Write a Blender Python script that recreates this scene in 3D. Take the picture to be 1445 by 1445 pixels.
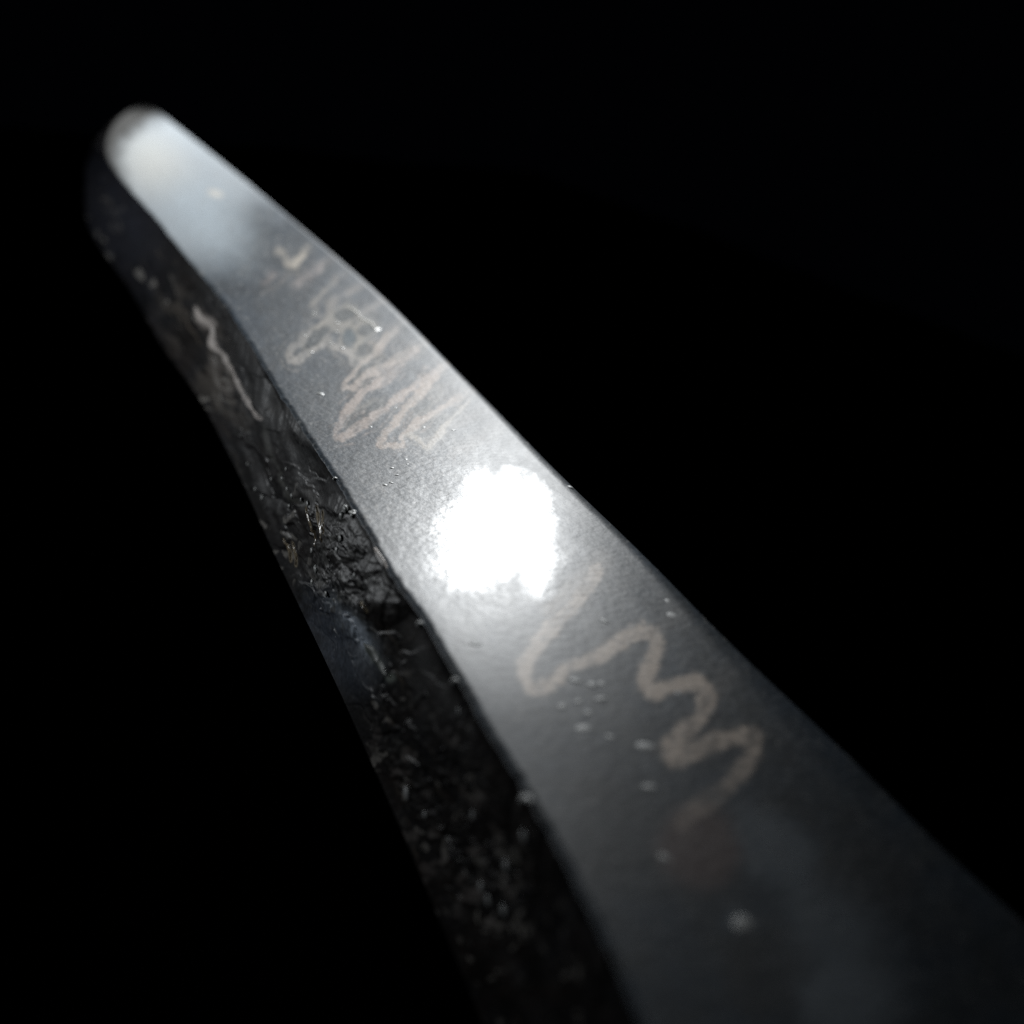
import bpy, math, random
import numpy as np

rng = np.random.default_rng(7)
random.seed(7)
S = 0.1                                    # design unit is a decimetre; meshes are built in metres

for o in list(bpy.data.objects):
    bpy.data.objects.remove(o)
scene = bpy.context.scene

# ------------------------------------------------------------------ camera
# World frame: the bar runs along +Y, its polished face is the plane z = 0,
# its ridge (polished face meets chipped side) is the line x = 0.
F = 1500.0
CX = CY = 722.5
def ray_cam(u, v): return np.array([(u - CX) / F, (CY - v) / F, -1.0])
A = ray_cam(60, -12); A /= np.linalg.norm(A)
zc = np.array([0, 0, 1.0])
e2 = zc - A * (zc @ A); e2 /= np.linalg.norm(e2)
e1 = np.cross(A, e2)
ph = math.radians(45)
Nn = math.cos(ph) * e2 + math.sin(ph) * e1
Wd = math.cos(ph) * e1 - math.sin(ph) * e2
M = np.array([Wd, A, Nn])                  # camera axes -> world
CAM = -(M @ ray_cam(905, 1445))            # camera position (dm)

def on_top(u, v, z=0.0):                   # photo pixel -> point on the polished plane
    d = M @ ray_cam(u, v); return CAM + d * ((z - CAM[2]) / d[2])
def on_side(u, v, x=0.0):                  # photo pixel -> point on the chipped side plane
    d = M @ ray_cam(u, v); return CAM + d * ((x - CAM[0]) / d[0])
def project(P):
    c = (P - CAM) @ M
    return CX + F * c[..., 0] / -c[..., 2], CY - F * c[..., 1] / -c[..., 2]

cam = bpy.data.cameras.new("camera")
cam_o = bpy.data.objects.new("camera", cam)
scene.collection.objects.link(cam_o)
from mathutils import Matrix, Vector
mw = Matrix([[M[i][j] for j in range(3)] + [CAM[i] * S] for i in range(3)] + [[0, 0, 0, 1]])
cam_o.matrix_world = mw
cam.sensor_width = 36.0
cam.lens = 36.0 * F / 1445.0
cam.clip_start = 0.005
cam.clip_end = 100
cam.dof.use_dof = True
cam.dof.focus_distance = 0.222
cam.dof.aperture_fstop = 10.5
scene.camera = cam_o

# ------------------------------------------------------------------ world and lamps
world = bpy.data.worlds.new("World"); scene.world = world
world.use_nodes = True
world.node_tree.nodes["Background"].inputs[0].default_value = (0.45, 0.55, 1.0, 1)
world.node_tree.nodes["Background"].inputs[1].default_value = 0.0006
scene.view_settings.view_transform = 'Standard'
scene.view_settings.look = 'None'
scene.view_settings.exposure = 0
scene.view_settings.gamma = 1
scene.cycles.use_denoising = False

def aim(o, target):
    o.rotation_euler = (Vector(target) - o.location).to_track_quat('-Z', 'Y').to_euler()
# hand torch beyond the far end, its reflection lands on the polished face
Pm = on_top(716, 815)
dv = (Pm - CAM) / np.linalg.norm(Pm - CAM)
T = 12.0
Lp = Pm + T * dv * np.array([1, 1, -1])
torch = bpy.data.lights.new("torch_lamp", 'SPOT')
torch.energy = 57
torch.color = (0.965, 0.99, 1.0)
torch.shadow_soft_size = 0.045
torch.spot_size = math.radians(51.5)
torch.spot_blend = 0.5
torch_o = bpy.data.objects.new("torch_lamp", torch)
scene.collection.objects.link(torch_o)
torch_o.location = Lp * S
aim(torch_o, (0.03, 0.62, 0.0))
# added unseen fill lamp beside the bar, it only grazes the chipped side
side_fill = bpy.data.lights.new("side_fill_lamp", 'SPOT')
side_fill.energy = 1.0
side_fill.color = (0.93, 0.97, 1.0)
side_fill.shadow_soft_size = 0.004
side_fill.spot_size = math.radians(165)
side_fill.spot_blend = 0.3
side_fill_o = bpy.data.objects.new("side_fill_lamp", side_fill)
scene.collection.objects.link(side_fill_o)
side_fill_o.location = (-0.24, 0.42, -0.008)
aim(side_fill_o, (0.0, 0.42, -0.03))

# ------------------------------------------------------------------ helpers
def vnoise(x, y, seed=0):
    xi = np.floor(x).astype(np.int64); yi = np.floor(y).astype(np.int64)
    fx = x - xi; fy = y - yi
    fx = fx * fx * (3 - 2 * fx); fy = fy * fy * (3 - 2 * fy)
    def h(a, b):
        n = (a * 374761393 + b * 668265263 + seed * 982451653) & 0x7fffffff
        n = ((n ^ (n >> 13)) * 1274126177) & 0x7fffffff
        n = ((n ^ (n >> 16)) * 668265263) & 0x7fffffff
        return ((n ^ (n >> 15)) & 0xffff) / 65535.0
    return ((h(xi, yi) * (1 - fx) + h(xi + 1, yi) * fx) * (1 - fy) +
            (h(xi, yi + 1) * (1 - fx) + h(xi + 1, yi + 1) * fx) * fy)
def fbm(x, y, seed=0, octv=4):
    s = 0; a = 0.5; t = 0
    for k in range(octv):
        s = s + a * vnoise(x * 2 ** k + 17.3 * k, y * 2 ** k - 9.1 * k, seed + k); t += a; a *= 0.55
    return s / t
def hash2(a, b, seed):
    n = (a * 374761393 + b * 668265263 + seed * 982451653) & 0x7fffffff
    n = ((n ^ (n >> 13)) * 1274126177) & 0x7fffffff
    n = ((n ^ (n >> 16)) * 668265263) & 0x7fffffff
    return ((n ^ (n >> 15)) & 0xffff) / 65535.0
def facets(x, y, seed):                    # broken-stone facets: every cell is a small plane of its own tilt; also returns a value per cell and the distance to the cell border
    xi = np.floor(x).astype(np.int64); yi = np.floor(y).astype(np.int64)
    d1 = np.full(x.shape, 9.0); d2 = np.full(x.shape, 9.0); h = np.zeros(x.shape); val = np.zeros(x.shape)
    for dx in (-1, 0, 1):
        for dy in (-1, 0, 1):
            a, b = xi + dx, yi + dy
            px = a + hash2(a, b, seed); py = b + hash2(a, b, seed + 1)
            d = np.hypot(x - px, y - py)
            hh = (x - px) * (hash2(a, b, seed + 2) - .5) + (y - py) * (hash2(a, b, seed + 3) - .5) + 0.35 * (hash2(a, b, seed + 4) - .5)
            m = d < d1
            d2 = np.where(m, d1, np.minimum(d2, d)); h = np.where(m, hh, h); val = np.where(m, hash2(a, b, seed + 5), val); d1 = np.where(m, d, d1)
    return h, val, d2 - d1
def sst(a, b, x):
    t = np.clip((x - a) / (b - a), 0, 1); return t * t * (3 - 2 * t)
def mixc(c, k, t): return c * (1 - t[..., None]) + np.array(k) * t[..., None]

def poly_dist(u, v, pts):                  # distance to a polyline and the arc parameter of the nearest point
    best = np.full(u.shape, 1e9); par = np.zeros(u.shape)
    n = len(pts) - 1
    for i in range(n):
        ax, ay = pts[i]; bx, by = pts[i + 1]
        dx, dy = bx - ax, by - ay
        t = np.clip(((u - ax) * dx + (v - ay) * dy) / (dx * dx + dy * dy + 1e-9), 0, 1)
        d = np.hypot(u - ax - t * dx, v - ay - t * dy)
        m = d < best
        best = np.where(m, d, best); par = np.where(m, (i + t) / n, par)
    return best, par
def in_poly_soft(u, v, pts, soft):         # 1 inside a polygon, soft border
    inside = np.zeros(u.shape, bool); n = len(pts); j = n - 1
    for i in range(n):
        xi, yi = pts[i]; xj, yj = pts[j]
        c = ((yi > v) != (yj > v)) & (u < (xj - xi) * (v - yi) / (yj - yi + 1e-9) + xi)
        inside ^= c; j = i
    d, _ = poly_dist(u, v, list(pts) + [pts[0]])
    return np.clip(0.5 + np.where(inside, d, -d) / soft * 0.5, 0, 1)
def blob(u, v, cx, cy, rx, ry, ang=0, soft=0.35):
    c, s = math.cos(math.radians(ang)), math.sin(math.radians(ang))
    a = ((u - cx) * c + (v - cy) * s) / rx; b = (-(u - cx) * s + (v - cy) * c) / ry
    return 1 - sst(1 - soft, 1 + soft, np.hypot(a, b))
def smooth_line(pts, sub=6):               # Catmull-Rom
    P = np.array(pts, float); P = np.vstack([2 * P[0] - P[1], P, 2 * P[-1] - P[-2]]); out = []
    for i in range(1, len(P) - 2):
        for k in range(sub):
            t = k / sub
            out.append(0.5 * (2 * P[i] + (P[i + 1] - P[i - 1]) * t + (2 * P[i - 1] - 5 * P[i] + 4 * P[i + 1] - P[i + 2]) * t * t
                              + (3 * P[i] - P[i - 1] - 3 * P[i + 1] + P[i + 2]) * t ** 3))
    out.append(P[-2]); return np.array(out)

def link(name, me, mat, parent=None):
    o = bpy.data.objects.new(name, me); scene.collection.objects.link(o)
    if mat: me.materials.append(mat)
    if parent: o.parent = parent
    return o
def grid_mesh(name, P, col=None, gloss=None):
    r, c = P.shape[:2]
    me = bpy.data.meshes.new(name)
    idx = np.arange(r * c).reshape(r, c)
    q = np.stack([idx[:-1, :-1], idx[:-1, 1:], idx[1:, 1:], idx[1:, :-1]], -1).reshape(-1, 4)
    me.vertices.add(r * c); me.vertices.foreach_set("co", (P * S).astype(np.float32).ravel())
    me.loops.add(q.size); me.loops.foreach_set("vertex_index", q.astype(np.int32).ravel())
    me.polygons.add(len(q))
    me.polygons.foreach_set("loop_start", np.arange(0, q.size, 4, dtype=np.int32))
    me.polygons.foreach_set("use_smooth", np.ones(len(q), bool))
    me.update(calc_edges=True)
    if col is not None:
        a = me.attributes.new("tint", 'FLOAT_COLOR', 'POINT')
        a.data.foreach_set("color", np.concatenate([col, np.ones(col.shape[:2] + (1,))], -1).astype(np.float32).ravel())
    if gloss is not None:
        a = me.attributes.new("polish", 'FLOAT', 'POINT')
        a.data.foreach_set("value", gloss.astype(np.float32).ravel())
    return me

# ------------------------------------------------------------------ materials
def new_mat(name):
    m = bpy.data.materials.new(name); m.use_nodes = True
    return m, m.node_tree.nodes, m.node_tree.links, m.node_tree.nodes["Principled BSDF"]
def mat_polished():
    m, n, l, b = new_mat("polished_stone")
    at = n.new("ShaderNodeAttribute"); at.attribute_name = "tint"
    gl = n.new("ShaderNodeAttribute"); gl.attribute_name = "polish"
    tc = n.new("ShaderNodeTexCoord")
    fine = n.new("ShaderNodeTexNoise"); fine.inputs["Scale"].default_value = 1500; fine.inputs["Detail"].default_value = 3
    l.new(tc.outputs["Object"], fine.inputs["Vector"])
    mr = n.new("ShaderNodeMapRange"); mr.inputs[1].default_value = 0.3; mr.inputs[2].default_value = 0.7
    mr.inputs[3].default_value = 0.72; mr.inputs[4].default_value = 1.28
    l.new(fine.outputs["Fac"], mr.inputs[0])
    mx = n.new("ShaderNodeMix"); mx.data_type = 'RGBA'; mx.blend_type = 'MULTIPLY'; mx.inputs[0].default_value = 1
    l.new(at.outputs["Color"], mx.inputs[6]); l.new(mr.outputs[0], mx.inputs[7])
    l.new(mx.outputs[2], b.inputs["Base Color"])
    # broad sheen, with a tighter reflection in the patch shaped as the highlight
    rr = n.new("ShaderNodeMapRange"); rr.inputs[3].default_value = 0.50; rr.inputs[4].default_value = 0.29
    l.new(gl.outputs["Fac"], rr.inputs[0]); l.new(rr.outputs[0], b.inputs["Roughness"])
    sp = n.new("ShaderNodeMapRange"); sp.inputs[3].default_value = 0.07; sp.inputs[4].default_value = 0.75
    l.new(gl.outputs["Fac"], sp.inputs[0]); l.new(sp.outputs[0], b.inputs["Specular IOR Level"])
    b.inputs["Coat Weight"].default_value = 0.17; b.inputs["Coat Roughness"].default_value = 0.40
    bn = n.new("ShaderNodeTexNoise"); bn.inputs["Scale"].default_value = 620; bn.inputs["Detail"].default_value = 5
    l.new(tc.outputs["Object"], bn.inputs["Vector"])
    bp = n.new("ShaderNodeBump"); bp.inputs["Strength"].default_value = 0.28; bp.inputs["Distance"].default_value = 0.0006
    l.new(bn.outputs["Fac"], bp.inputs["Height"]); l.new(bp.outputs[0], b.inputs["Normal"])
    return m
def mat_chipped():
    m, n, l, b = new_mat("dark_chipped_rind")
    at = n.new("ShaderNodeAttribute"); at.attribute_name = "tint"
    tc = n.new("ShaderNodeTexCoord")
    fine = n.new("ShaderNodeTexNoise"); fine.inputs["Scale"].default_value = 900; fine.inputs["Detail"].default_value = 6
    l.new(tc.outputs["Object"], fine.inputs["Vector"])
    mr = n.new("ShaderNodeMapRange"); mr.inputs[1].default_value = 0.3; mr.inputs[2].default_value = 0.75
    mr.inputs[3].default_value = 0.6; mr.inputs[4].default_value = 1.5
    l.new(fine.outputs["Fac"], mr.inputs[0])
    mx = n.new("ShaderNodeMix"); mx.data_type = 'RGBA'; mx.blend_type = 'MULTIPLY'; mx.inputs[0].default_value = 1
    l.new(at.outputs["Color"], mx.inputs[6]); l.new(mr.outputs[0], mx.inputs[7])
    l.new(mx.outputs[2], b.inputs["Base Color"])
    b.inputs["Roughness"].default_value = 0.45
    b.inputs["Specular IOR Level"].default_value = 0.25
    bp = n.new("ShaderNodeBump"); bp.inputs["Strength"].default_value = 0.13; bp.inputs["Distance"].default_value = 0.0008
    l.new(fine.outputs["Fac"], bp.inputs["Height"]); l.new(bp.outputs[0], b.inputs["Normal"])
    return m
def mat_plain(name, col, rough, scale=900, var=0.4, spec=0.5, trans=0.0):
    m, n, l, b = new_mat(name)
    tc = n.new("ShaderNodeTexCoord")
    t = n.new("ShaderNodeTexNoise"); t.inputs["Scale"].default_value = scale; t.inputs["Detail"].default_value = 4
    l.new(tc.outputs["Object"], t.inputs["Vector"])
    r = n.new("ShaderNodeValToRGB")
    r.color_ramp.elements[0].position = 0.3; r.color_ramp.elements[1].position = 0.7
    r.color_ramp.elements[0].color = tuple(c * (1 - var) for c in col) + (1,)
    r.color_ramp.elements[1].color = tuple(min(1, c * (1 + var)) for c in col) + (1,)
    l.new(t.outputs["Fac"], r.inputs[0]); l.new(r.outputs[0], b.inputs["Base Color"])
    b.inputs["Roughness"].default_value = rough
    b.inputs["Specular IOR Level"].default_value = spec
    b.inputs["Transmission Weight"].default_value = trans
    return m
POL = mat_polished(); CHIP = mat_chipped()
RIND = mat_plain("dark_rind", (0.02, 0.021, 0.026), 0.5, 300)
VEIN = mat_plain("pale_vein", (0.78, 0.71, 0.66), 0.45, 700, 0.25)
CRYS = mat_plain("clear_crystal", (0.60, 0.62, 0.60), 0.4, 500, 0.2)
NEED = mat_plain("golden_needle", (0.55, 0.45, 0.30), 0.25, 700, 0.3)
BUBB = mat_plain("milky_bubble", (0.55, 0.57, 0.57), 0.5, 900, 0.25)
THREAD = mat_plain("white_thread", (0.8, 0.78, 0.72), 0.4, 900, 0.1)
CLOTH = mat_plain("black_cloth", (0.0012, 0.0014, 0.0022), 0.95, 200, 0.3, 0.0)

# ------------------------------------------------------------------ the black cloth far below
r = bpy.data.meshes.new("cloth")
n_ = 40; xs = np.linspace(-30, 40, n_); ys = np.linspace(-20, 90, n_)
G = np.stack(np.meshgrid(xs, ys), -1)
zz = -9 + 1.2 * fbm(G[..., 0] * 0.12, G[..., 1] * 0.12, 3)
cl = link("ground", grid_mesh("ground", np.dstack([G, zz[..., None]])), CLOTH)
cl["kind"] = "structure"

# ------------------------------------------------------------------ traced outlines (photo pixels)
K_PX = [(206,143.5),(199,145.5),(190,149),(181,154),(172,161),(163,170),(156,180),(151,191),(148.5,202),(149,214),(153,228),(166,246),(185,269),(213,298),(246,341),(288,392),(316,426),(345,471),(371,516),(400,564),(430,610),(450,640),(473,676),(500,720),(513,742),(527,770),(538,792),(552,808),(575,845),(600,880),
        (625,925),(650,965),(700,1050),(750,1130),(800,1220),(850,1320),(905,1445),(960,1572),(1040,1790)]
R_PX = [(206,143),(230,162),(257,183),(321,232),(372,276),(426,321),(471,357),(543,421),(577,455),(632,512),(699,577),(745,625),(800,680),(900,775),(1000,880),(1100,975),(1200,1070),(1300,1170),(1445,1300),(1600,1440),(1900,1720)]
L_PX = [(130,292),(200,404),(270,537),(330,650),(390,790),(440,890),(490,1000),(540,1110),(600,1250),(680,1440),(760,1640)]
Kp = np.array([on_top(*p)[:2] for p in K_PX]); Kp = Kp[np.argsort(Kp[:, 1])]
Rp = np.array([on_top(*p)[:2] for p in R_PX]); Rp = Rp[np.argsort(Rp[:, 1])]
Lp_ = np.array([on_side(*p)[1:] for p in L_PX]); Lp_ = Lp_[np.argsort(Lp_[:, 0])]
print('K', Kp.round(3).tolist()); print('R', Rp.round(3).tolist()); print('L', Lp_.round(3).tolist())
Y_END = float(Kp[-1, 1])
def xK(y): return np.interp(y, Kp[:, 1], Kp[:, 0]) + 0.006 * (fbm(y * 9, y * 0, 5) - 0.5) + 0.008 * (fbm(y * 40, y * 0, 6, 2) - 0.5) * (fbm(y * 4, y * 0, 8, 2))
def xR(y): return np.interp(y, Rp[:, 1], Rp[:, 0])
def zL(y): return np.interp(y, Lp_[:, 0], Lp_[:, 1])
y0 = -0.16
d_cam = lambda y: -((np.array([0.2, y, 0]) - CAM) @ M)[2]
# rows evenly spread in image depth, so that detail is even over the whole bar
NR = 1250
inv = np.linspace(1 / d_cam(y0), 1 / d_cam(Y_END), NR)
kk = (d_cam(1.0) - d_cam(0.0))
YY = (1 / inv - d_cam(0.0)) / kk
def smooth_rows(a, n): return np.convolve(np.pad(a, n, mode='reflect', reflect_type='odd'), np.ones(2 * n + 1) / (2 * n + 1), 'valid')
xr = smooth_rows(xR(YY), 45)
xk = smooth_rows(np.interp(YY, Kp[:, 1], Kp[:, 0]), 14) + xK(YY) - np.interp(YY, Kp[:, 1], Kp[:, 0])
xk = np.minimum(xk, xr - 0.004)
zl = np.where(YY < 4.0, zL(np.minimum(YY, 4.0)), 0)
zfar = zL(4.0) * (1 - 0.20 * sst(4.2, 6.0, YY)) * (1 - 0.55 * sst(6.0, Y_END, YY))
zl = np.where(YY < 4.0, zl, zfar)
zl = smooth_rows(zl, 60)
RBv = 0.06 * (1 - 0.7 * sst(6.5, Y_END, YY)) + 0.13 * (1 - sst(0.0, 1.0, YY))          # bullnose radius of the far long edge
RBv = np.minimum(RBv, (xr - xk) / 0.45)
BUL = 0.13 * sst(4.8, 6.8, YY)                         # the rind swells out round the far end

# ------------------------------------------------------------------ bands and marks of the polished face (photo pixels)
BANDS = [   # name, centre line, half width at start / end, strength, colour
 ('zigzag_band', [(622,518),(604,534),(583,546),(566,558),(550,571),(530,585),(513,598),(492,611),(478,617),(472,613),(483,589),(497,571),(511,555),(523,546),(541,537),(553,526),(570,512),(586,495)], 5, 6, 0.85, (0.64,0.53,0.47)),
 ('zigzag_band', [(586,490),(564,504),(543,515),(523,525),(511,534),(503,546),(493,547),(483,545),(493,533),(505,518),(521,506),(535,492),(546,476),(560,464)], 4.5, 5, 0.72, (0.62,0.53,0.47)),
 ('zigzag_band', [(622,525),(605,541),(593,555),(576,573),(560,593),(546,610),(537,627),(552,630),(568,628),(566,617),(577,607),(594,594),(613,580),(633,569),(652,560)], 5, 5.5, 0.85, (0.66,0.54,0.46)),
 ('zigzag_band', [(660,568),(642,587),(627,603),(614,619),(603,633),(594,624),(583,616),(570,616)], 4, 4, 0.8, (0.66,0.60,0.52)),
 ('looped_band', [(437,466),(423,481),(411,494),(410,506),(419,508),(428,503),(440,495),(455,487),(470,489),(488,497),(497,512)], 5, 5, 0.5, (0.56,0.52,0.48)),
 ('curled_band', [(388,356),(394,350),(400,357),(402,366),(409,371),(417,371),(427,362),(433,349)], 5, 4, 0.55, (0.60,0.54,0.46)),
 ('short_band', [(417,404),(424,397),(433,390),(447,382),(456,373)], 6, 4, 0.4, (0.55,0.48,0.45)),
 ('short_band', [(440,431),(446,424),(452,416),(461,406),(473,396)], 5, 4, 0.55, (0.55,0.50,0.44)),
 ('short_band', [(466,428),(478,419),(490,414),(503,407)], 6, 5, 0.4, (0.48,0.44,0.41)),
 ('short_band', [(509,444),(521,435),(536,428)], 6, 6, 0.4, (0.48,0.44,0.41)),
 ('short_band', [(446,462),(454,456),(464,448)], 4, 3, 0.5, (0.50,0.46,0.41)),
 ('short_band', [(505,487),(513,481),(521,477)], 4, 3, 0.6, (0.55,0.52,0.46)),
 ('short_band', [(373,398),(381,393),(390,388)], 6, 5, 0.3, (0.45,0.38,0.35)),
 ('zigzag_band', [(842,806),(822,836),(806,860),(782,882),(762,905),(744,932),(741,955),(752,970),(775,966),(800,945),(822,935),(848,924),(876,905),(902,892),(922,894),(928,915),(918,940),(911,962),(922,977),(945,970),(968,966),(988,966),(998,986),(989,1008),(972,1027),(955,1043),(941,1058),(951,1068),(978,1060),(1010,1046),(1048,1039),(1066,1042),(1062,1064),(1041,1093),(1018,1117),(985,1140),(964,1160)], 9.5, 13, 1.0, (0.95,0.81,0.69)),
]
POOLS = [(487,444,16,10,-10),(493,477,11,14,0),(516,465,14,8,-15),(515,494,15,9,-30),(447,474,22,9,-45),(608,603,24,11,-35),(525,536,13,6,-32),(520,516,22,5,-38),(596,568,30,9,-38),(512,585,28,8,-38)]
STREAKS = [(585,493,612,470,9,.45),(622,520,648,498,10,.5),(600,540,628,520,9,.4),(652,560,682,540,9,.5),(545,475,572,450,9,.45),(456,374,470,362,6,.35),(473,396,490,384,6,.35),(503,408,520,396,7,.35),(536,428,552,414,7,.35),(560,508,600,482,12,.3),(612,560,650,530,12,.3),(640,600,690,575,12,.35),(640,640,700,605,14,.45),(596,628,625,612,8,.4),(772,862,846,792,17,1.1),(920,893,960,870,16,.3),(1000,985,1030,950,18,.3),(395,398,408,386,6,.3),(372,415,392,404,5,.3),(458,440,470,428,5,.4)]
CLOUD_LIGHT = [(1090,1195,70,45,30),(1170,1330,70,110,-10),(1200,1420,70,60,0),(1040,1300,22,18,0)]
CLOUD_DARK = [(1225,1235,60,55,30),(1080,1370,55,70,0),(985,1215,60,70,30),(850,1180,90,90,0)]
HIGHLIGHT_PATCH = [(655,675),(675,664),(705,672),(727,666),(758,680),(780,697),(783,738),(777,772),(794,788),(780,821),(760,852),(744,832),(733,805),(716,813),(688,830),(661,835),(633,827),(600,799),(613,766),(602,750),(633,713),(647,694)]
BASE = np.array([0.076, 0.092, 0.110])
def face_design(P):
    u, v = project(P)
    x, y = P[..., 0], P[..., 1]
    ly = np.log(np.maximum(y, -0.15) + 0.7)
    c = np.broadcast_to(BASE, P.shape).copy()
    n1 = fbm(x * 9, y * 5, 21, 5); n2 = fbm(x * 30, ly * 30, 22, 4); n3 = fbm(u * 0.02, v * 0.02, 23, 4); n4 = fbm(u * 0.11, v * 0.11, 24, 3)
    c *= (0.72 + 0.56 * n1)[..., None]
    c *= (0.80 + 0.40 * n2)[..., None]
    n5 = fbm(u * 0.22, v * 0.22, 25, 3); c *= (1 + 0.9 * (n5 - .5))[..., None]
    hue = (n3 - 0.5) * 0.35
    c[..., 0] *= 1 + hue * 0.5; c[..., 2] *= 1 - hue * 0.6
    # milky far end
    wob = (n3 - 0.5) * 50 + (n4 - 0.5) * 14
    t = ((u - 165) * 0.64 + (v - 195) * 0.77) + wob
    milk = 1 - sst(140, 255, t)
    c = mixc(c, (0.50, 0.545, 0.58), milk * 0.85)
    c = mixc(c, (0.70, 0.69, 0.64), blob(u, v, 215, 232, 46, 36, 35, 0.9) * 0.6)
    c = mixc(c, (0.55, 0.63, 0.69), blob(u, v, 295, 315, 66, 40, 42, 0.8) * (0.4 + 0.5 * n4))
    c = mixc(c, (0.75, 0.72, 0.66), blob(u, v, 304, 273, 11, 5, 15, 0.5) * 0.8)
    # pale network between the dark pools
    net = blob(u, v, 487, 468, 52, 36, 40, 0.5) * sst(0.40, 0.62, n4 * 0.6 + fbm(u * 0.05, v * 0.05, 33, 2) * 0.5)
    c = mixc(c, (0.40, 0.37, 0.33), net * 0.7)
    for (cx, cy, rx, ry, an) in POOLS:
        k = blob(u + (n4 - .5) * 8, v + (n2 - .5) * 8, cx, cy, rx, ry, an, 0.22)
        c = mixc(c, (0.055, 0.068, 0.074), k * 0.85)
        rim = np.clip(blob(u + (n4 - .5) * 8, v + (n2 - .5) * 8, cx, cy, rx + 4, ry + 4, an, 0.3) - k, 0, 1)
        c = mixc(c, (0.46, 0.42, 0.36), rim * 0.6)
    c = mixc(c, (0.075, 0.12, 0.15), blob(u, v, 493, 477, 9, 12, 0, 0.4) * 0.8)
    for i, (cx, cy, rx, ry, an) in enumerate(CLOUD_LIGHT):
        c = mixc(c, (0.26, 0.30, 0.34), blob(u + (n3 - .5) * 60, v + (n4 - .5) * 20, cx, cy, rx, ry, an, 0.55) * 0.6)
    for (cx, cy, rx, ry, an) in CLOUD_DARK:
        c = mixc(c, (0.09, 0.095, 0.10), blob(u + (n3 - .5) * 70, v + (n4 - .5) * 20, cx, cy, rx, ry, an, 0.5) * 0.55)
    c = mixc(c, (0.23, 0.17, 0.16), blob(u + (n3 - .5) * 40, v + (n4 - .5) * 15, 985, 1195, 60, 58, 20, 0.3) * 0.6)
    # bands
    for k, (nm, pts, w0, w1, st, colr) in enumerate(BANDS):
        mnx = min(p[0] for p in pts) - 60; mxx = max(p[0] for p in pts) + 60
        mny = min(p[1] for p in pts) - 60; mxy = max(p[1] for p in pts) + 60
        m = (u > mnx) & (u < mxx) & (v > mny) & (v < mxy)
        if not m.any(): continue
        um, vm = u[m], v[m]
        jw = 1.8 if w0 < 8 else 0.9
        jx = (fbm(um * 0.07, vm * 0.07, 41 + k, 3) - .5) * w0 * jw; jy = (fbm(um * 0.07, vm * 0.07, 47 + k, 3) - .5) * w0 * jw
        jx += (fbm(um * 0.3, vm * 0.3, 43, 2) - .5) * w0 * 0.9; jy += (fbm(um * 0.3, vm * 0.3, 44, 2) - .5) * w0 * 0.9
        d, par = poly_dist(um + jx, vm + jy, [tuple(q) for q in smooth_line(pts, 3)])
        L_ = sum(math.hypot(pts[i + 1][0] - pts[i][0], pts[i + 1][1] - pts[i][1]) for i in range(len(pts) - 1))
        w = (w0 + (w1 - w0) * par) * ((0.50 if w0 < 8 else 0.75) + (1.0 if w0 < 8 else 0.5) * vnoise(par * L_ / 22.0, par * 0, 300 + k))
        soft = fbm(um * 0.03, vm * 0.03, 58 + k, 2)
        core = np.exp(-(d / w / 0.72) ** 2)
        echo = np.exp(-((d / w - 2.1) / 0.30) ** 2) * 0.30 * sst(0.40, 0.65, fbm(um * 0.06, vm * 0.06, 83 + k, 3)) * (w0 < 8)
        edge = np.exp(-((d / w - 0.72) / 0.25) ** 2)
        a = np.clip(core * (0.20 + 1.0 * soft) + edge * 0.35 + echo, 0, 1) * st * (0.30 + 1.4 * fbm(um * 0.05, vm * 0.05, 52 + k, 3))
        if w0 > 8:
            a *= np.clip(0.50 + 0.9 * fbm(um * 0.025, vm * 0.025, 67, 3), 0, 1) * (0.6 + 0.4 * np.clip(core * 0.4 + edge, 0, 1))
        a *= (0.40 + 1.2 * fbm(um * 0.22, vm * 0.22, 56, 3)) * (1 - 0.6 * sst(0.55, 1.0, par) * (w0 > 8)) * (1 - 0.4 * sst(0.85, 1.0, par)) * (0.4 + 0.6 * np.maximum(sst(0.0, 0.08, par), w0 > 8))
        cc = c[m]; c[m] = mixc(cc, colr, np.clip(a * (1.75 if w0 < 8 else 2.1), 0, 0.95))
    # feathered streaks where the bands run out towards the rounded edge
    for (x0, y0_, x1, y1, w, st) in STREAKS:
        d, par = poly_dist(u + (n4 - .5) * 16, v + (n5 - .5) * 10, [(x0, y0_), (x1, y1)])
        c = mixc(c, (0.42, 0.37, 0.33), (1 - sst(0.2, 1.2, d / (w * (0.7 + 0.6 * par)))) * st * (0.3 + 1.1 * n5) * (1 - 0.6 * par))
    dust = sst(0.80, 0.90, vnoise(u * 0.33, v * 0.33, 95)) * (0.3 + vnoise(u * 0.02, v * 0.02, 96))
    c = mixc(c, (0.40, 0.40, 0.40), dust * 0.5)
    # frosty specks around the highlight spot
    fr = blob(u, v, 585, 680, 95, 62, -38, 0.5)
    sp = sst(0.60, 0.78, fbm(u * 0.28, v * 0.28, 61, 2))
    c = mixc(c, (0.50, 0.48, 0.46), sp * fr * 0.6)
    sp2 = sst(0.74, 0.84, fbm(u * 0.2, v * 0.2, 62, 2))
    c = mixc(c, (0.42, 0.42, 0.41), sp2 * 0.35)
    # polish map: glossy patch shaped to the torch highlight, with its bloom round it
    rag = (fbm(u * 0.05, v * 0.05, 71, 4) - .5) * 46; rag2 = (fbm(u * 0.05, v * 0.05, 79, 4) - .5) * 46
    pol = np.clip(in_poly_soft(u + rag * .5 + (n5 - .5) * 14, v + rag2 * .5 + (n4 - .5) * 16, HIGHLIGHT_PATCH, 26) * 1.5 - 0.5, 0, 1) * 0.9
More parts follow.
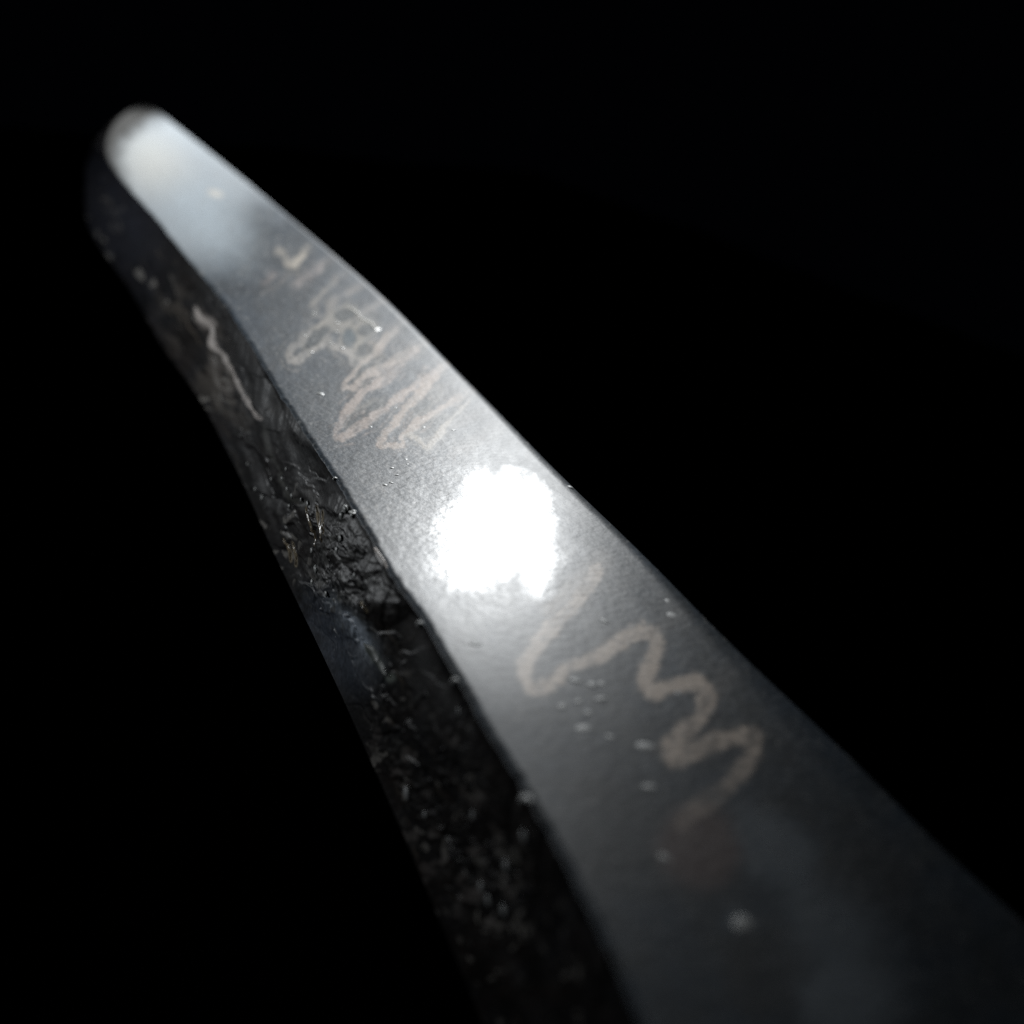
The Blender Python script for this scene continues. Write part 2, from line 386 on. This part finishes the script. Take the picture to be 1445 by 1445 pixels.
    pol = pol + (1 - pol) * 0.36 * blob(u, v, 668, 812, 165, 130, 25, 0.98) ** 1.5
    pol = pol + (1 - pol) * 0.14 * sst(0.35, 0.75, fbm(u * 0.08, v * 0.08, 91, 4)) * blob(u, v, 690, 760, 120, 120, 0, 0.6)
    tip_dim = 1 - in_poly_soft(u + (n4 - .5) * 10, v + (n4 - .5) * 10, [(244,158),(232,166),(216,173),(194,186),(177,203),(168,224),(178,262),(100,400),(500,2000),(2500,2000),(2500,0),(240,0)], 13)
    c = mixc(c, (0.075, 0.072, 0.068), tip_dim * 0.95)  # dim rim of the far tip painted into the colour
    return c, pol

# ------------------------------------------------------------------ the stone bar
bar = bpy.data.objects.new("stone_bar", None); scene.collection.objects.link(bar)
bar["label"] = "long grey polished bar with pale zigzag marks and rough black side, torchlit in darkness"
bar["category"] = "stone"

NF, NB, ND = 300, 34, 12
sF = np.linspace(0, 1, NF)
cB = (xr - RBv * 0.37)
flat_x = xk[:, None] + (cB - xk)[:, None] * sF[None, :]
P = np.zeros((len(YY), NF + NB + ND, 3))
P[:, :NF, 0] = flat_x; P[:, :, 1] = YY[:, None]
edge_soft = np.exp(-((flat_x - xk[:, None]) / 0.006) ** 2)           # tiny worn arris at the ridge
P[:, :NF, 2] = -0.004 * edge_soft + 0.003 * (fbm(flat_x * 7, YY[:, None] * 3 + 0 * flat_x, 12, 3) - .5)
ang = np.linspace(0, math.pi / 2, NB + 1)[1:]
P[:, NF:NF + NB, 0] = cB[:, None] + RBv[:, None] * np.sin(ang)[None]
P[:, NF:NF + NB, 2] = P[:, NF - 1:NF, 2] - RBv[:, None] * (1 - np.cos(ang))[None]
dn = np.linspace(0, 1, ND + 1)[1:]
P[:, NF + NB:, 0] = (cB + RBv)[:, None]
P[:, NF + NB:, 2] = P[:, NF + NB - 1:NF + NB, 2] + (zl[:, None] - P[:, NF + NB - 1:NF + NB, 2]) * dn[None]
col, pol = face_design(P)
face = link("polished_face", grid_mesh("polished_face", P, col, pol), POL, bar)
TOP = P
PU, PV = project(P)

# chipped side: rough relief pushed out and in along x
NS = 210
sS = np.linspace(0, 1, NS)
Q = np.zeros((len(YY), NS, 3))
Q[:, :, 1] = YY[:, None]
Q[:, :, 2] = P[:, 0:1, 2] * (1 - sS[None]) + zl[:, None] * sS[None]
tk = np.gradient(np.stack([xk, YY], 1), axis=0)
for _ in range(3): tk = np.stack([np.convolve(np.pad(tk[:, i], 15, 'edge'), np.ones(31) / 31, 'valid') for i in range(2)], 1)
tk /= np.linalg.norm(tk, axis=1)[:, None]
xk_low = np.where(YY < 4, 0, 0) + xk * sst(3.0, 4.2, YY)               # lower edge runs straighter than the ridge
sh = np.sin(np.clip(sS / 0.55, 0, 1) * math.pi / 2)
Q[:, :, 0] = xk[:, None] * (1 - sS[None]) ** 0.8 + xk_low[:, None] * (1 - (1 - sS[None]) ** 0.8) - tk[:, 1:2] * BUL[:, None] * sh[None]
Q[:, :, 1] += tk[:, 0:1] * (BUL * 1)[:, None] * sh[None]
q_y, q_z = Q[..., 1], Q[..., 2]
uq, vq = project(Q)
env = np.clip(np.minimum(sS / 0.06, 0.15 + (1 - sS) / 0.25), 0, 1)[None] * np.ones_like(q_y)
rel = 0.030 * (fbm(q_y * 3.0, q_z * 7, 101, 3) - .5)
wu = uq + (fbm(uq * .05, vq * .05, 140, 3) - .5) * 30; wv = vq + (fbm(uq * .05, vq * .05, 143, 3) - .5) * 30
rot_u = (wu * .84 - wv * .5); rot_v = (wu * .5 + wv * .84)               # facets stretched along the bar
f1, c1, b1 = facets(rot_u / 24, rot_v / 52, 151)
f2, c2, b2 = facets(rot_u / 7, rot_v / 11, 161)
f3, c3, b3 = facets(wu / 5, wv / 6, 171)
pxs = 1.0 / (F / np.maximum(1.0, 1 + q_y))                               # about one photo pixel, in dm
calm = sst(0.05, 0.40, sS)[None] * np.ones_like(q_y)                     # smoother close under the ridge
rel += (0.35 + 0.65 * sst(0.25, 1.0, q_y)) * pxs * (5.5 * f1 * (0.35 + 0.65 * calm) + 1.2 * f2 * calm * sst(.35, .6, fbm(uq * .012, vq * .012, 181, 2)))
lump = in_poly_soft(uq, vq, [(478,722),(495,720),(515,755),(540,800),(560,850),(520,880),(480,880),(446,860),(440,820),(455,775)], 24)
rel -= 0.016 * lump * (0.4 + fbm(uq * 0.03, vq * 0.03, 111, 3)) 
rel -= pxs * lump * (3.2 * f2 + 2.2 * f3)
low = in_poly_soft(uq, vq, [(520,1060),(640,1050),(760,1260),(720,1320),(610,1270)], 60)
rel -= pxs * low * 5 * f2
rel = rel * (1 - 0.5 * sst(0.75, 1.0, sS)[None])
Q[..., 0] += rel * env
cq = np.broadcast_to(np.array([0.0145, 0.0125, 0.0125]), Q.shape).copy()
m1 = fbm(uq * 0.018, vq * 0.018, 121, 5); m2 = fbm(uq * 0.09, vq * 0.09, 122, 4); m3 = fbm(uq * 0.03, vq * 0.03, 125, 3)
cq *= (0.35 + 1.3 * m1)[..., None] * (0.4 + 1.2 * m2)[..., None]
cq[..., 0] *= 1 + (m3 - .5) * 0.5; cq[..., 2] *= 1 - (m3 - .5) * 0.5
cq *= (0.5 + 1.0 * c1)[..., None]
glint = sst(0.86, 0.93, c2) * sst(0.45, 0.62, fbm(uq * 0.02, vq * 0.02, 191, 3)) * calm
cq = mixc(cq, (0.38, 0.36, 0.33), glint * 0.8)  # facet glints painted as pale colour
ac = uq * 0.88 - vq * 0.47; al = uq * 0.47 + vq * 0.88                  # across and along the bar, in photo pixels
scr = sst(0.66, 0.86, fbm(ac / 5.0 + (m3 - .5) * 3, al / 46.0, 211, 3))
cq = mixc(cq, (0.15, 0.125, 0.10), scr * sst(0.42, 0.60, fbm(uq * 0.016, vq * 0.016, 213, 3)) * 0.8 * calm)
cq = mixc(cq, (0.16, 0.14, 0.12), sst(0.52, 0.66, fbm(ac / 16, al / 34, 217, 4)) * blob(uq, vq, 300, 510, 110, 34, 60, 0.7) * 0.6)
flek = sst(0.66, 0.80, fbm(uq * 0.16, vq * 0.16, 131, 3)) * sst(0.40, 0.65, fbm(uq * 0.022, vq * 0.022, 133, 3))
cq = mixc(cq, (0.16, 0.155, 0.15), flek * 0.5)
cq = mixc(cq, (0.80, 0.90, 1.0), blob(uq + (m2 - .5) * 40, vq + (m1 - .5) * 40, 506, 887, 52, 17, 62, 0.8) * np.clip(2.4 * m2 - 0.4, 0, 1) * (0.5 + 0.5 * scr))  # bluish sheen on the side painted into its colour
cq = mixc(cq, (0.13, 0.155, 0.20), blob(uq + (m2 - .5) * 40, vq, 478, 905, 70, 34, 62, 0.6) * 0.7)
cq = mixc(cq, (0.20, 0.20, 0.19), lump * sst(0.70, 0.85, c3) * 0.8)
cq = mixc(cq, (0.027, 0.029, 0.038), blob(uq + (m2 - .5) * 30, vq, 150, 285, 110, 60, 60, 0.6) * 0.8 * (0.5 + m2))
cq = mixc(cq, (0.20, 0.18, 0.17), low * sst(0.58, 0.72, fbm(uq * 0.045, vq * 0.045, 139, 4)))
VEINS = [([(274,432),(279,445),(287,453),(297,458),(300,470),(299,484),(303,491),(312,500),(320,515),(329,528),(336,540),(345,555),(352,570),(362,582),(372,590)], 3.0, (0.80,0.73,0.68)),
         ([(280,446),(290,455),(296,458)], 8, (0.62,0.56,0.52)),
         ([(298,500),(302,512),(303,528),(308,545),(318,550),(331,546)], 4, (0.16,0.14,0.13)),
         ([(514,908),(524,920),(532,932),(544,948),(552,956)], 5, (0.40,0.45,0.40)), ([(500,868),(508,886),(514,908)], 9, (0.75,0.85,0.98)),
         ([(396,670),(404,690),(412,705),(424,706),(432,712)], 4, (0.12,0.12,0.11)), ([(376,600),(380,625),(388,650),(400,668)], 3, (0.10,0.10,0.09))]
NEEDLES = [[(436,715),(440,732),(445,752),(448,770)], [(447,714),(452,732),(457,750),(462,765)], [(455,720),(459,735),(464,752)],
           [(403,760),(407,775),(409,792)], [(411,765),(414,780),(416,798)], [(520,848),(527,862)]]
for pts, w, colr in VEINS + [(q, 1.7, (0.60, 0.50, 0.34)) for q in NEEDLES]:
    d, par = poly_dist(uq + (m2 - .5) * w * 1.6, vq + (m3 - .5) * w, pts)
    wv_ = w * (0.5 + 1.0 * vnoise(par * len(pts) * 1.7, par * 0, 451))
    cq = mixc(cq, colr, (1 - sst(0.3, 1.4, d / wv_)) * np.clip(0.1 + 1.5 * m2, 0, 1))
side = link("chipped_side", grid_mesh("chipped_side", Q[:, ::-1], cq[:, ::-1]), CHIP, bar)

# underside and cut near end close the body
NU = 12
sU = np.linspace(0, 1, NU)
U = Q[:, -1:, :] * (1 - sU[None, :, None]) + P[:, -1:, :] * sU[None, :, None]
U[:, :, 2] -= (0.04 * np.sin(sU * math.pi))[None]
link("underside", grid_mesh("underside", U[:, ::-1]), RIND, bar)
ring = np.concatenate([P[0], U[0, ::-1][1:], Q[0, ::-1][1:]])
E = np.stack([ring, np.broadcast_to(ring.mean(0), ring.shape)], 0)
link("cut_end", grid_mesh("cut_end", E), RIND, bar)
ring = np.concatenate([P[-1], U[-1, ::-1][1:], Q[-1, ::-1][1:]])
E = np.stack([np.broadcast_to(ring.mean(0), ring.shape), ring], 0)
link("rounded_end", grid_mesh("rounded_end", E), RIND, bar)

# bands: low ridges that stand just proud of the polish, in the stone's own colours
def ribbon(pts, w0, w1, rise, mapper, axis, nc=9, sub=10, sink=0.0):
    L = smooth_line(pts, sub)
    tg = np.gradient(L, axis=0); tg /= np.linalg.norm(tg, axis=1)[:, None] + 1e-9
    nr = np.stack([-tg[:, 1], tg[:, 0]], 1)
    n = len(L); w = w0 + (w1 - w0) * np.linspace(0, 1, n)
    endt = np.minimum(1, np.minimum(np.arange(n), np.arange(n)[::-1]) / 5.0 + 0.1)
    out = np.zeros((n, nc, 3))
    for j, s in enumerate(np.linspace(-1, 1, nc)):
        hh = rise * (1 - s * s) * endt - sink * s * s
        for i in range(n):
            a, b = L[i] + nr[i] * s * w[i] * (0.5 + 0.5 * endt[i])
            out[i, j] = mapper(a, b, hh[i] + 2e-7 * i)
    return out
def orient(B, axis, sign):                 # wind a strip so that it faces along +axis or -axis
    n = np.cross(B[1:, :-1] - B[:-1, :-1], B[:-1, 1:] - B[:-1, :-1])[..., axis].sum()
    return B if n * sign < 0 else B[:, ::-1]
def map_top(a, b, h):
    p = on_top(a, b)
    p[2] = 0.003 * (float(fbm(np.array([p[0] * 7]), np.array([p[1] * 3]), 12, 3)[0]) - .5) + h
    return p
for (nm, pts, w0, w1, st, colr) in BANDS:
    B = ribbon(pts, w0 * 1.7, w1 * 1.7, 0.00010, map_top, 2)
    B = orient(B, 2, 1)
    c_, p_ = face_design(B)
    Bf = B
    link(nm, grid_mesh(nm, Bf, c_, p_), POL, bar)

# ------------------------------------------------------------------ inclusions
def nugget_mesh(name, seed, seg=10, rings=7, rough=0.18):
    me = bpy.data.meshes.new(name); vs = []; fs = []
    rs = np.random.default_rng(seed)
    vs.append((0, 0, 1))
    for i in range(1, rings):
        t = math.pi * i / rings
        for k in range(seg):
            a = 2 * math.pi * k / seg; q = 1 + rough * (rs.random() - .5)
            vs.append((q * math.sin(t) * math.cos(a), q * math.sin(t) * math.sin(a), q * math.cos(t)))
    vs.append((0, 0, -1))
    for k in range(seg): fs.append((0, 1 + k, 1 + (k + 1) % seg))
    for i in range(rings - 2):
        for k in range(seg):
            a = 1 + i * seg + k; b = 1 + i * seg + (k + 1) % seg
            fs.append((a, a + seg, b + seg, b))
    o = 1 + (rings - 2) * seg
    for k in range(seg): fs.append((o + k, len(vs) - 1, o + (k + 1) % seg))
    me.from_pydata(vs, [], fs)
    me.polygons.foreach_set("use_smooth", [True] * len(fs)); me.update()
    return me
bub = [nugget_mesh("bubble", s, 14, 10, 0.06) for s in range(3)]
for b_ in bub: b_.materials.append(BUBB)
grain = [nugget_mesh("crystal_grain", s + 10, 8, 6, 0.6) for s in range(4)]
for b_ in grain: b_.materials.append(CRYS)
def px_size(p, px): return px * -((p - CAM) @ M)[2] / F
def put(name, me, p, r, flat=(1, 1, 1), rz=0.0):
    o = bpy.data.objects.new(name, me); scene.collection.objects.link(o); o.parent = bar
    o.location = p * S; o.scale = (r * S * flat[0], r * S * flat[1], r * S * flat[2]); o.rotation_euler = (0, 0, rz)
    return o
BUB = [(671,908,6),(793,997,7),(848,986,7),(836,966,7),(849,965,6),(823,1028,8),(911,1053,9),(853,876,6),(942,848,7),(948,868,8),
       (743,1127,9),(916,1111,8),(937,1210,9),(830,1006,7),(812,960,6),(816,990,5),(1047,1303,12),(861,1040,6),(957,978,5),(1003,1040,6)]
for i, (a, b, rr) in enumerate(BUB):
    p = on_top(a, b); k = px_size(p, rr * 1.3)
    p[2] += -0.04 * k
    put("bubble", bub[i % 3], p, k, (0.6 + 0.5 * rng.random(), 0.7 + 0.6 * rng.random(), 0.14), rng.random() * 6)
GR = [(442,442,3.5),(475,455,3),(430,473,3),(466,484,3),(483,491,3),(474,468,3),(439,497,3),(452,556,5),(524,538,2.5),(558,575,2.5),(523,602,2.5),(640,607,2.5),(598,603,2.5),
      (553,660,2.5),(543,684,3),(560,670,2),(575,655,2),(497,723,5),(573,648,2.5),(552,681,2.5),(596,592,2)]
for i, (a, b, rr) in enumerate(GR):
    p = on_top(a, b); k = px_size(p, rr)
    put("crystal_grain", grain[i % 4], p, k, (1, 1.3, 0.22), rng.random() * 6)
for (a, b, rr) in [(643,961,8),(593,880,7),(473,675,4),(740,1128,8),(499,722,5)]:     # beads along the ridge
    p = on_top(a, b); k = px_size(p, rr)
    put("ridge_bead", grain[1] if rr < 6 else bub[0], p - np.array([0, 0, .2 * k]), k, (.8, 1, .7))
ridge_chip = ribbon([(529,773),(534,784),(540,793),(546,802)], 3.2, 3.2, 0.006, map_top, 2, 7, 6)
ridge_chip = orient(ridge_chip, 2, 1)
link("ridge_chip", grid_mesh("ridge_chip", ridge_chip), VEIN, bar)
p = on_top(804, 686); k = px_size(p, 6); put("ridge_bead", bub[1], p - np.array([0, 0, .6 * k]), k, (1, 1.2, .6))
th = ribbon([(491,433),(497,437),(504,442),(509,449),(514,452),(519,454),(524,457),(527,461),(530,465),(537,464)], 1.7, 1.9, 0.003, map_top, 2, 7, 6)
th = orient(th, 2, 1)
link("white_thread", grid_mesh("white_thread", th), THREAD, bar)

# on the chipped side: sample its relief so that pieces sit on it
def map_side(a, b, h):
    d2 = (uq - a) ** 2 + (vq - b) ** 2
    k = d2.ravel().argpartition(60)[:60]
    w = on_side(a, b, float(np.percentile(Q[..., 0].ravel()[k], 25))); w[0] -= h
    return w
def side_ribbon(name, pts, w0, w1, rise, mat, sub=6, nc=9):
    L = smooth_line(pts, sub); n = len(L)
    tg = np.gradient(L, axis=0); tg /= np.linalg.norm(tg, axis=1)[:, None] + 1e-9
    nr = np.stack([-tg[:, 1], tg[:, 0]], 1)
    w = (w0 + (w1 - w0) * np.linspace(0, 1, n)) * (0.55 + 0.9 * vnoise(np.arange(n) / 4.5, np.zeros(n), 401))
    endt = np.clip(np.minimum(np.arange(n), np.arange(n)[::-1]) / 5.0 + 0.15, 0, 1)
    B = np.zeros((n, nc, 3))
    for j, t in enumerate(np.linspace(-1, 1, nc)):
        for i in range(n):
            jit = 1 + 0.35 * (vnoise(np.array([i / 2.2]), np.array([j * 1.7]), 405)[0] - .5)
            a, b = L[i] + nr[i] * t * w[i] * endt[i] * jit
            q = Q.reshape(-1, 3)[int(np.argmin((uq - a) ** 2 + (vq - b) ** 2))]
            B[i, j] = q - np.array([rise * (1 - t * t) + 0.0003, 0, 0])
    return link(name, grid_mesh(name, orient(B, 0, -1)), mat, bar)
side_ribbon("pale_vein", [(274,432),(279,445),(287,453),(297,458),(300,470),(299,484),(303,491),(312,500),(320,515),(329,528),(336,540),(345,555),(352,570),(362,582),(372,590)], 2.6, 2.2, 0.003, VEIN)
side_ribbon("pale_vein", [(298,500),(302,512),(303,528),(308,545),(318,550),(331,546)], 3, 3, 0.002, mat_plain("dull_vein", (0.20, 0.18, 0.16), 0.5, 700, 0.4))
gv = mat_plain("grey_vein", (0.17, 0.19, 0.17), 0.4, 700, 0.4)
side_ribbon("grey_vein", [(514,908),(524,920),(532,932),(544,948),(552,956)], 5, 4, 0.003, gv)
for pts in NEEDLES:
    side_ribbon("golden_needle", pts, 1.6, 1.4, 0.002, NEED, 5)
SG = [(487,719,6),(482,728,6),(496,727,4),(440,777,4),(446,804,6),(441,822,5),(475,776,5),(480,760,5),(470,788,4),(404,662,3),(398,675,3),(405,690,3),(412,700,4),(425,705,3),(408,714,3),
      (434,711,4),(575,1120,9),(715,1222,8),(705,1225,6),(680,1252,7),(690,1270,8),(712,1285,8),(668,1150,6),(740,1180,8),(600,1150,5),(648,1004,5),
      (360,690,3),(370,702,4),(350,655,3),(383,676,3),(500,812,4),(460,838,4)]
for i, (a, b, rr) in enumerate(SG):
    p = map_side(a, b, 0.0); k = px_size(p, rr)
    put("crystal_grain" if b < 1000 else "crystal_nodule", grain[i % 4] if b < 1000 else bub[i % 3], p, k, (.5, 1.4, 1.0), 0)
